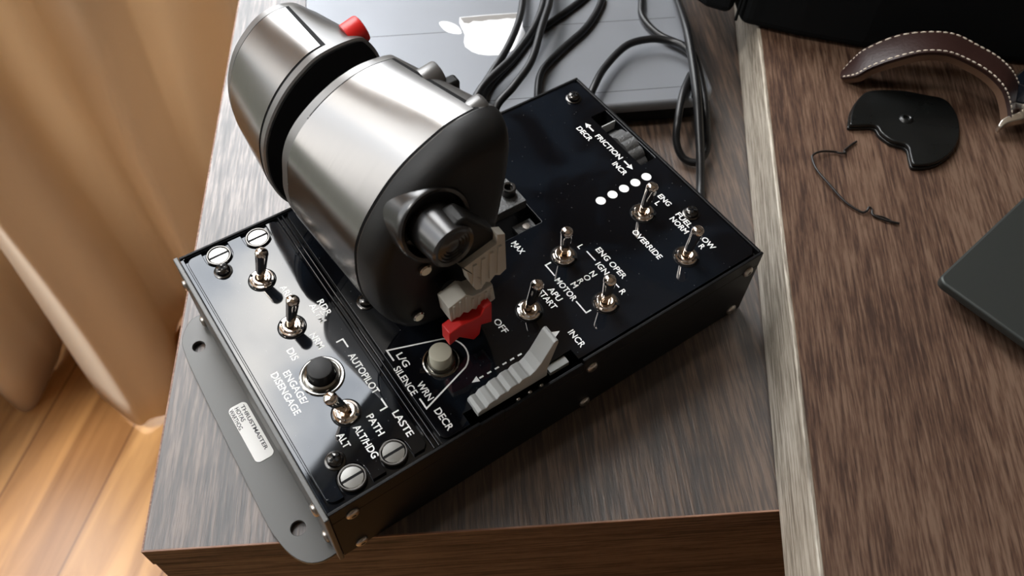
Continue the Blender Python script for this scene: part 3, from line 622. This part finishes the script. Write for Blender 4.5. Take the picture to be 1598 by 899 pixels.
bm = bmesh.new(); lathemm(bm, [(2.8, 0), (2.8, 1.2), (2.2, 1.8), (0.1, 1.8)], (75.0, 51.4, 74.0), (0, -1, 0), 20); sub(RG, 'end_cap_screw', bm, M['chrome'])
# far-side controls
bm = bmesh.new(); lathemm(bm, [(6.0, -3), (6.0, 4.4), (5.5, 5.2), (4.2, 5.6), (0.1, 5.7)], (113.5, 97, 158.0), (1, 0, 0.2), 28)
sub(RG, 'pinky_switch', bm, M['rim'])
bm = bmesh.new(); boxmm(bm, 116, 123, 88, 93.5, 150, 160); sub(RG, 'pinky_switch_paddle', bm, M['plastic'], 40, 1.2)
bm = bmesh.new(); lathemm(bm, [(5.4, -4), (5.4, 3.0), (4.9, 4.2), (3.6, 4.9), (0.1, 5.2)], (118.5, 70, 160.0), (1, 0.0, 0.25), 32); sub(RG, 'coolie_hat', bm, M['rim'])
bm = bmesh.new(); lathemm(bm, [(6.4, -3), (6.4, 4.2), (5.9, 5.4), (4.4, 6.0), (0.1, 6.2)], (107.8, 154.5, 145.0), (1, 0, 0.3), 32); sub(LG, 'autothrottle_button', bm, M['red'])['label'] = 'round red button on the far side of the grip'

# sticker on the flange
flat('maker_sticker', [rrect(-14.0, -4.2, 62.0, 97.0, 2.6)], 3.5, 0.3, M['label'], TC, 0.05)
text('THRUSTMASTER', -6.6, 95.2, 66.6, 2.0, z=3.5, m_=M['labelink'], name='sticker_lettering')
text('HOTAS', -9.6, 95.4, 86.6, 2.2, z=3.5, m_=M['labelink'], name='sticker_lettering')
text('WARTHOG.', -12.5, 95.6, 82.6, 2.2, z=3.5, m_=M['labelink'], name='sticker_lettering')

# ------------------------------------------------------------------ laptop under the cables
K = Vector((0.338, 0.1205, 0)); LU = Vector((0.444, 0.896, 0)).normalized(); LV = Vector((LU.y, -LU.x, 0))
lap = empty('laptop', (K.x, K.y, 0), math.atan2(-LV.y, -LV.x) )   # local x points to -V ... local frame: x=-V, y=-U
LMx = Matrix.Translation(K) @ Matrix((-LV, LU, Vector((0, 0, 1)))).transposed().to_4x4()   # (v, u, z) left-handed guard below
tag(lap, 'closed silver-grey laptop with white fruit logo, lying behind the throttle unit under cables', 'laptop')
def lapo(name, loops, z, th, m_, b=0.0):
    o = flat(name, loops, z, th, m_, None, b); me = o.data
    me.transform(LMx); bmx = bmesh.new(); bmx.from_mesh(me); bmesh.ops.recalc_face_normals(bmx, faces=bmx.faces[:]); bmx.to_mesh(me); bmx.free()
    o.parent = lap; o.matrix_parent_inverse = (Matrix.Translation(lap.location) @ lap.rotation_euler.to_matrix().to_4x4()).inverted()
    return o
lapo('base', [rrect(5, 257, 5, 375, 10, 8)], 13.4, 12.4, M['matte'], 1.4)  # black colour stands in for the shadow under the lid
lapo('lid', [rrect(0, 262, 0, 380, 12, 10)], 22.0, 8.2, M['lid'], 2.2)
for u in (12.5, 83, 186): lapo('lid_seam', [[(6, u), (256, u), (256, u + 0.45), (6, u + 0.45)]], 22.05, 0.1, M['lid_line'])
for sx in (20, 240):
    for sy in (20, 360): lapo('rubber_foot', [circ(sx, sy, 6, 16)], 1.1, 1.1, M['matte'])
def wpoly(name, pts, z, th, m_, parent):
    o = flat(name, [[(x, y) for x, y in pts]], z, th, m_, None); 
    o.parent = parent; o.matrix_parent_inverse = (Matrix.Translation(parent.location) @ parent.rotation_euler.to_matrix().to_4x4()).inverted()
    return o
body = [(241.3, 277.8), (257.1, 270.9), (278.4, 260.5), (278.6, 256.5), (276.8, 252.6), (272.5, 246.5), (270.3, 240.0), (265.8, 235.0), (261, 231.8), (255.7, 230.1), (249.5, 229.2), (242.1, 230.4), (235.5, 234.2), (231.0, 238.5), (228.6, 243.1), (227.6, 249.5), (229.5, 254.2), (234.3, 260.4), (236.3, 267.8), (237.8, 272.7)]
wpoly('logo', body, 22.12, 0.1, M['logo'], lap)
wpoly('logo', cat([(226.4, 280.6), (230.7, 279.3), (234.0, 274.3), (235.0, 268.6), (233.0, 262.7), (228.9, 264.8), (225.5, 269.6), (225.1, 275.6)], 4, True), 22.12, 0.1, M['logo'], lap)
wpoly('torn_film', [(241.3, 277.2), (257.1, 270.3), (277.6, 260.4), (277.4, 256.6), (272, 256.6), (268.4, 259.6), (262, 261.6), (257, 264.6), (251.5, 266.0), (247, 269.4), (243, 268.6), (240.4, 271.0)], 22.2, 0.1, M['tear'], lap)

# ------------------------------------------------------------------ cables
def cable(pts, label, r=2.5, cat_='cable'):
    o = tube('cable', [Vector(p) * MM for p in pts], r * MM, M['cable']); tag(o, label, cat_, 'black cables behind the throttle unit'); return o
def wz(xy, zs):
    return [(x, y, z) for (x, y), z in zip(xy, zs)]
cable(wz([(330, 330), (300, 285), (283.0, 261.8), (266.8, 243.8), (245.5, 225.9), (223.9, 211.9), (207.3, 201.7), (190, 186), (176, 166)], [26, 28, 30, 30, 30, 29, 27, 24.6, 14]), 'leftmost black cable crossing the white logo on the laptop lid')
cable(wz([(340, 318), (312, 275), (290.4, 247.4), (266.7, 226.7), (238.5, 211.0), (207.2, 199.3), (188, 184), (184, 166)], [30, 35, 36, 36, 35, 33, 27, 16]), 'shiny black cable second from the left, running to the grip top')
cable(wz([(400, 280), (360, 262), (322.5, 245.7), (287.4, 236.7), (269.3, 232.0), (244.1, 218.4), (219.2, 207.0), (200, 190), (192, 166)], [24.6] * 7 + [24.6, 16]), 'black cable slanting lowest across the lid beneath the other three')
cable(wz([(330, 300), (306, 262), (288.4, 238.8), (268.2, 219.7), (242.0, 195.1), (220.3, 182.9), (202.4, 176.4), (198, 166)], [36, 40, 41.5, 42, 42, 41, 36, 22]), 'black cable curving outermost to the right of the bunch beside the grip')
cable(wz([(360, 275), (342.5, 243.2 + 8), (334.6, 237.7), (308.7, 220.4), (278.1, 209.5), (254.8, 199.3), (240.2, 184.0), (232.9, 172), (228, 158)], [24.8, 25, 25, 25, 25, 25, 25, 24.8, 12]), 'black cable dropping behind the rear corner of the throttle unit')
cable(wz([(377.8, 246.3), (358.7, 222.7), (346.9, 207.2), (344, 186.6), (349, 165.8), (346.5, 151.8), (326, 120.6), (318.5, 106.8), (312.7, 98), (302.5, 94.7), (296.8, 102.1), (297.5, 111.3), (304.2, 120.1), (319.3, 133.6), (335.8, 144.5)], [25, 25, 25, 25.2, 27, 26.4, 25.4, 15, 8, 5, 5.5, 12, 21, 25.2, 24.8]), 'black cable ending in a hanging loop right of the throttle corner')
cable(wz([(240, 158), (256.5, 156.5), (269.6, 164.3), (286.9, 175), (312.7, 184.3), (330.4, 180.9), (340.1, 172.5), (343.4, 162.3), (342.2, 152), (330, 134), (324, 127)], [14, 26, 31, 31, 31, 31, 31, 32, 30, 25, 24.7]), 'black cable arching from behind the throttle corner over the lid')
cable(wz([(395.9, 235.1), (384.1, 218.3), (376.5, 206.7), (353.7, 172.6), (336.5, 146.6), (319.9, 122.3), (309.6, 105.9), (300.2, 91.3), (290.4, 78.5), (279.2, 66.1)], [27, 28, 30, 36, 34, 29.5, 20, 11, 5, 3]), 'thick straight black cable running down the right edge of the laptop', 2.9)

# ------------------------------------------------------------------ things on the raised desk
Z = DH / MM
# watch
watch = empty('wristwatch', (0.44, 0.01, DH)); tag(watch, 'wristwatch with arched brown leather strap and cream stitching, on the raised desk', 'watch')
fr = [(391.4, 74.3, 47.0), (390.8, 65.7, 55.0), (396.4, 61.4, 62.0), (404.3, 53.1, 71.0), (414.8, 45.4, 76.0), (426.0, 36.7, 76.5), (434.2, 26.8, 74.0), (440.0, 15.0, 71.0), (441.8, 3.3, 67.0), (441.2, -4.8, 61.0), (438.9, -11.6, 55.0)]
bk = [(395.9, 78.0, 47.2), (401.5, 77.8, 55.0), (406.8, 75.7, 62.0), (421.7, 67.8, 71.0), (434.4, 56.5, 76.0), (445.3, 46.2, 76.5), (452.1, 33.6, 74.0), (458.1, 21.4, 71.0), (461.0, 11.5, 67.0), (463.2, 4.5, 61.0), (461.9, -3.4, 55.0)]
F = [Vector(p) for p in cat(fr, 5)]; Bk = [Vector(p) for p in cat(bk, 5)]
def strap(name, m_, off0, off1, grow=0.0):
    bm = bmesh.new(); rings = []
    for i in range(len(F)):
        a, b = F[i], Bk[i]; tn = (F[min(i + 1, len(F) - 1)] - F[max(i - 1, 0)]).normalized(); wv = (b - a).normalized(); nn = wv.cross(tn).normalized() * -1
        if nn.z < 0 and i < len(F) * 0.6: nn = -nn
        a2 = a - wv * grow; b2 = b + wv * grow
        rings.append([bm.verts.new((q + nn * o_) * MM) for q, o_ in ((a2, off0), (a2, off1), (a2.lerp(b2, .3), off1 + .5), (a2.lerp(b2, .7), off1 + .5), (b2, off1), (b2, off0))])
    n = 6
    for A, B in zip(rings, rings[1:]):
        for k in range(n): bm.faces.new((A[k], A[(k + 1) % n], B[(k + 1) % n], B[k]))
    bm.faces.new(rings[0]); bm.faces.new(rings[-1]); bmesh.ops.recalc_face_normals(bm, faces=bm.faces[:])
    o = obj(name, bm, m_); smooth(o, 40)
    return o
def adopt(o, p):
    o.parent = p; o.matrix_parent_inverse = (Matrix.Translation(p.location) @ p.rotation_euler.to_matrix().to_4x4()).inverted(); return o
st = adopt(strap('strap', M['leather'], -1.6, 0.4), watch)
adopt(strap('strap_lining', M['lining'], -5.6, -1.6), watch)
bm = bmesh.new(); tot = len(F)
for side in (0.07, 0.93):
    i = 1.0
    while i < tot - 2:
        k = int(i); t_ = i - k; a = F[k].lerp(F[k + 1], t_); b = Bk[k].lerp(Bk[k + 1], t_); c = a.lerp(b, side)
        k2 = min(int(i + 0.9), tot - 2); t2 = i + 0.9 - k2; c2 = F[k2].lerp(F[k2 + 1], min(t2, 1)).lerp(Bk[k2].lerp(Bk[k2 + 1], min(t2, 1)), side)
        up = Vector((0, 0, 0.75)); d_ = c2 - c
        lathe(bm, [(0.0003, 0), (0.00055, d_.length * MM * .5), (0.0003, d_.length * MM)], (c + up) * MM, d_, 8)
        i += 1.35
adopt(obj('strap_stitching', bm, M['thread']), watch)
# watch case on its side, partly outside the frame
bm = bmesh.new(); ca = Vector((0.25, -0.55, 0.35)).normalized()
lathemm(bm, [(18, -5), (20, -3.5), (20.5, 0), (20, 3.5), (18.5, 5), (17.6, 5.4), (17.2, 4.4), (0.1, 4.4)], (466, -8, Z + 21), (-0.45, 0.55, 0.70), 48)
adopt(smooth(obj('case', bm, M['gold'])), watch)
bm = bmesh.new(); lathemm(bm, [(17.0, 0), (17.0, 1.0), (16, 1.6), (0.1, 2.0)], (464.2, -5.8, Z + 24), (-0.45, 0.55, 0.70), 48); adopt(smooth(obj('crystal', bm, M['gloss'])), watch)
lug = [(432.6, -9.6, 52.4), (436.5, -9.2, 55.0), (443, -12.0, 57.5), (450, -14.2, 58.5), (457, -17.5, 58.0)]
bm = bmesh.new(); rings = []
Lg = [Vector(p) for p in cat(lug, 4)]
for i, p in enumerate(Lg):
    s = i / (len(Lg) - 1); hw = 1.1 + 2.6 * s; ht = 2.6 + 1.5 * s
    rings.append([bm.verts.new((p + Vector((0, dy, dz))) * MM) for dy, dz in ((-hw, -ht * 1.6), (-hw, 0), (hw, 0.4), (hw, -ht * 1.6))])
for A, B in zip(rings, rings[1:]):
    for k in range(4): bm.faces.new((A[k], A[(k + 1) % 4], B[(k + 1) % 4], B[k]))
bm.faces.new(rings[0]); bm.faces.new(rings[-1]); bmesh.ops.recalc_face_normals(bm, faces=bm.faces[:])
lu = adopt(smooth(obj('lug', bm, M['gold']), 60), watch); bev(lu, 0.5 * MM, 2)

# black leather piece
ol = [(374.1, 50.8), (364.6, 44.0), (363.0, 40.8), (374.3, 33.5), (372.8, 27.3), (373.2, 19.0), (377.5, 11.6), (372.0, 4.3), (369.2, -1.3), (381.0, -6.9), (396.6, -6.1), (409.2, -1.0), (420.8, 8.0), (427.9, 18.5), (428.7, 26.6), (422.6, 33.9), (412.1, 45.6), (396.3, 55.3), (385.9, 55.3)]
hx, hy = 394.4, 26.4
def scale_o(pts, s): return [(hx + (x - hx) * s, hy + (y - hy) * s) for x, y in pts]
base = flat('leather_pad', [cat(ol, 4, True), circ(hx, hy, 1.7, 20)], Z + 2.3, 2.2, M['blkleather'], None, 0.5)
tag(base, 'glossy black leather cut-out disc with a small eyelet hole, in front of the watch strap', 'leather piece')
up_ = flat('leather_layer', [scale_o(cat(ol, 4, True), 0.985), circ(hx, hy, 1.7, 20)], Z + 5.0, 2.6, M['blkleather'], None, 0.8); up_.parent = base
bm = bmesh.new(); lathemm(bm, [(4.2, 0), (3.4, 0.9), (2.4, 1.2), (1.8, 0.8), (1.7, -2)], (hx, hy, Z + 5.0), n=28, cap1=False); e_ = smooth(obj('eyelet', bm, M['blkleather'])); e_.parent = base

# twist tie
wp = [(358.9, 31.8), (353, 31.4), (347.3, 30.6), (345.6, 28.6), (343.0, 30.4), (341.2, 33.0), (334.3, 36.6), (328, 37.2), (324.6, 35.2), (320.3, 27.4), (318.4, 16.8), (317.1, 3.2), (319.2, -6.6), (322, -8.2), (324.8, -7.4), (325.2, -9.4), (323.4, -12.0), (326.2, -18.2), (330.8, -23.9)]
zs = [1.2, 1.2, 1.0, 1.8, 1.6, 1.4, 2.4, 3.0, 3.0, 3.0, 2.8, 1.8, 1.3, 1.6, 2.2, 1.6, 1.2, 1.2, 1.2]
tw = tube('twist_tie', [Vector((x, y, Z + z)) * MM for (x, y), z in zip(wp, zs)], 0.65 * MM, M['wirem']); tag(tw, 'thin bent dark twist tie with frayed end lying on the brown desk', 'twist tie')
fz = tube('frayed_end', [Vector(p) * MM for p in ((323.6, -12, Z + 1.0), (327.5, -16.5, Z + 1.0), (329.5, -22.5, Z + 0.7))], 0.45 * MM, M['wirem']); fz.parent = tw

# dark closed tablet / laptop at the right edge
c0 = Vector((305.2, -62.9)); e1 = (Vector((390.5, -53.2)) - c0).normalized(); e2 = (Vector((274.3, -136.2)) - c0).normalized(); e2 = (e2 - e1 * e1.dot(e2)).normalized()
def tl(a, b): q = c0 + e1 * a + e2 * b; return (q.x, q.y)
t0 = flat('slim_laptop', [[tl(a, b) for a, b in rrect(0, 300, 0, 210, 4.5, 8)]], Z + 14.6, 5.2, M['tablet'], None, 1.2)
tag(t0, 'dark grey closed slim laptop, its corner reaching in at the right of the desk', 'laptop')
t1 = flat('base', [[tl(a, b) for a, b in rrect(8, 292, 8, 202, 5, 6)]], Z + 9.2, 7.8, M['matte'], None, 1.6); t1.parent = t0  # coloured black to read as shade beneath the lid edge
t2 = flat('rubber_foot', [[tl(a, b) for a, b in circ(25, 25, 5, 16)]], Z + 1.6, 1.6, M['matte'], None); t2.parent = t0

# black bag at the top right
bag = empty('black_bag', (0.45, 0.2, DH)); tag(bag, 'black fabric bag lying across the far end of the raised desk', 'bag')
def bagpart(name, pts, z0, z1, b):
    bm = bmesh.new(); prism(bm, pts, z0, z1, 'xy'); o = obj(name, bm, M['bag']); adopt(o, bag); bev(o, b * MM, 4, 30); return o
bagpart('main_compartment', [(374.5, 147.5), (382.6, 137.8), (396.8, 118.1), (424, 87.5), (503, 19), (560, -20), (660, 120), (470, 300), (425, 230)], Z + 0.3, Z + 62, 7)
bagpart('side_gusset', [(363.5, 181), (364.4, 170.4), (373.8, 152.7), (424, 232), (440, 285), (400, 260), (374, 205)], Z + 2, Z + 50, 8)
adopt(tube('piping', [Vector(p) * MM for p in ((373.6, 150.4, Z + 4), (373.6, 150.4, Z + 30), (379.5, 154, Z + 56), (400, 190, Z + 62), (423, 232, Z + 62))], 1.0 * MM, M['bag']), bag)
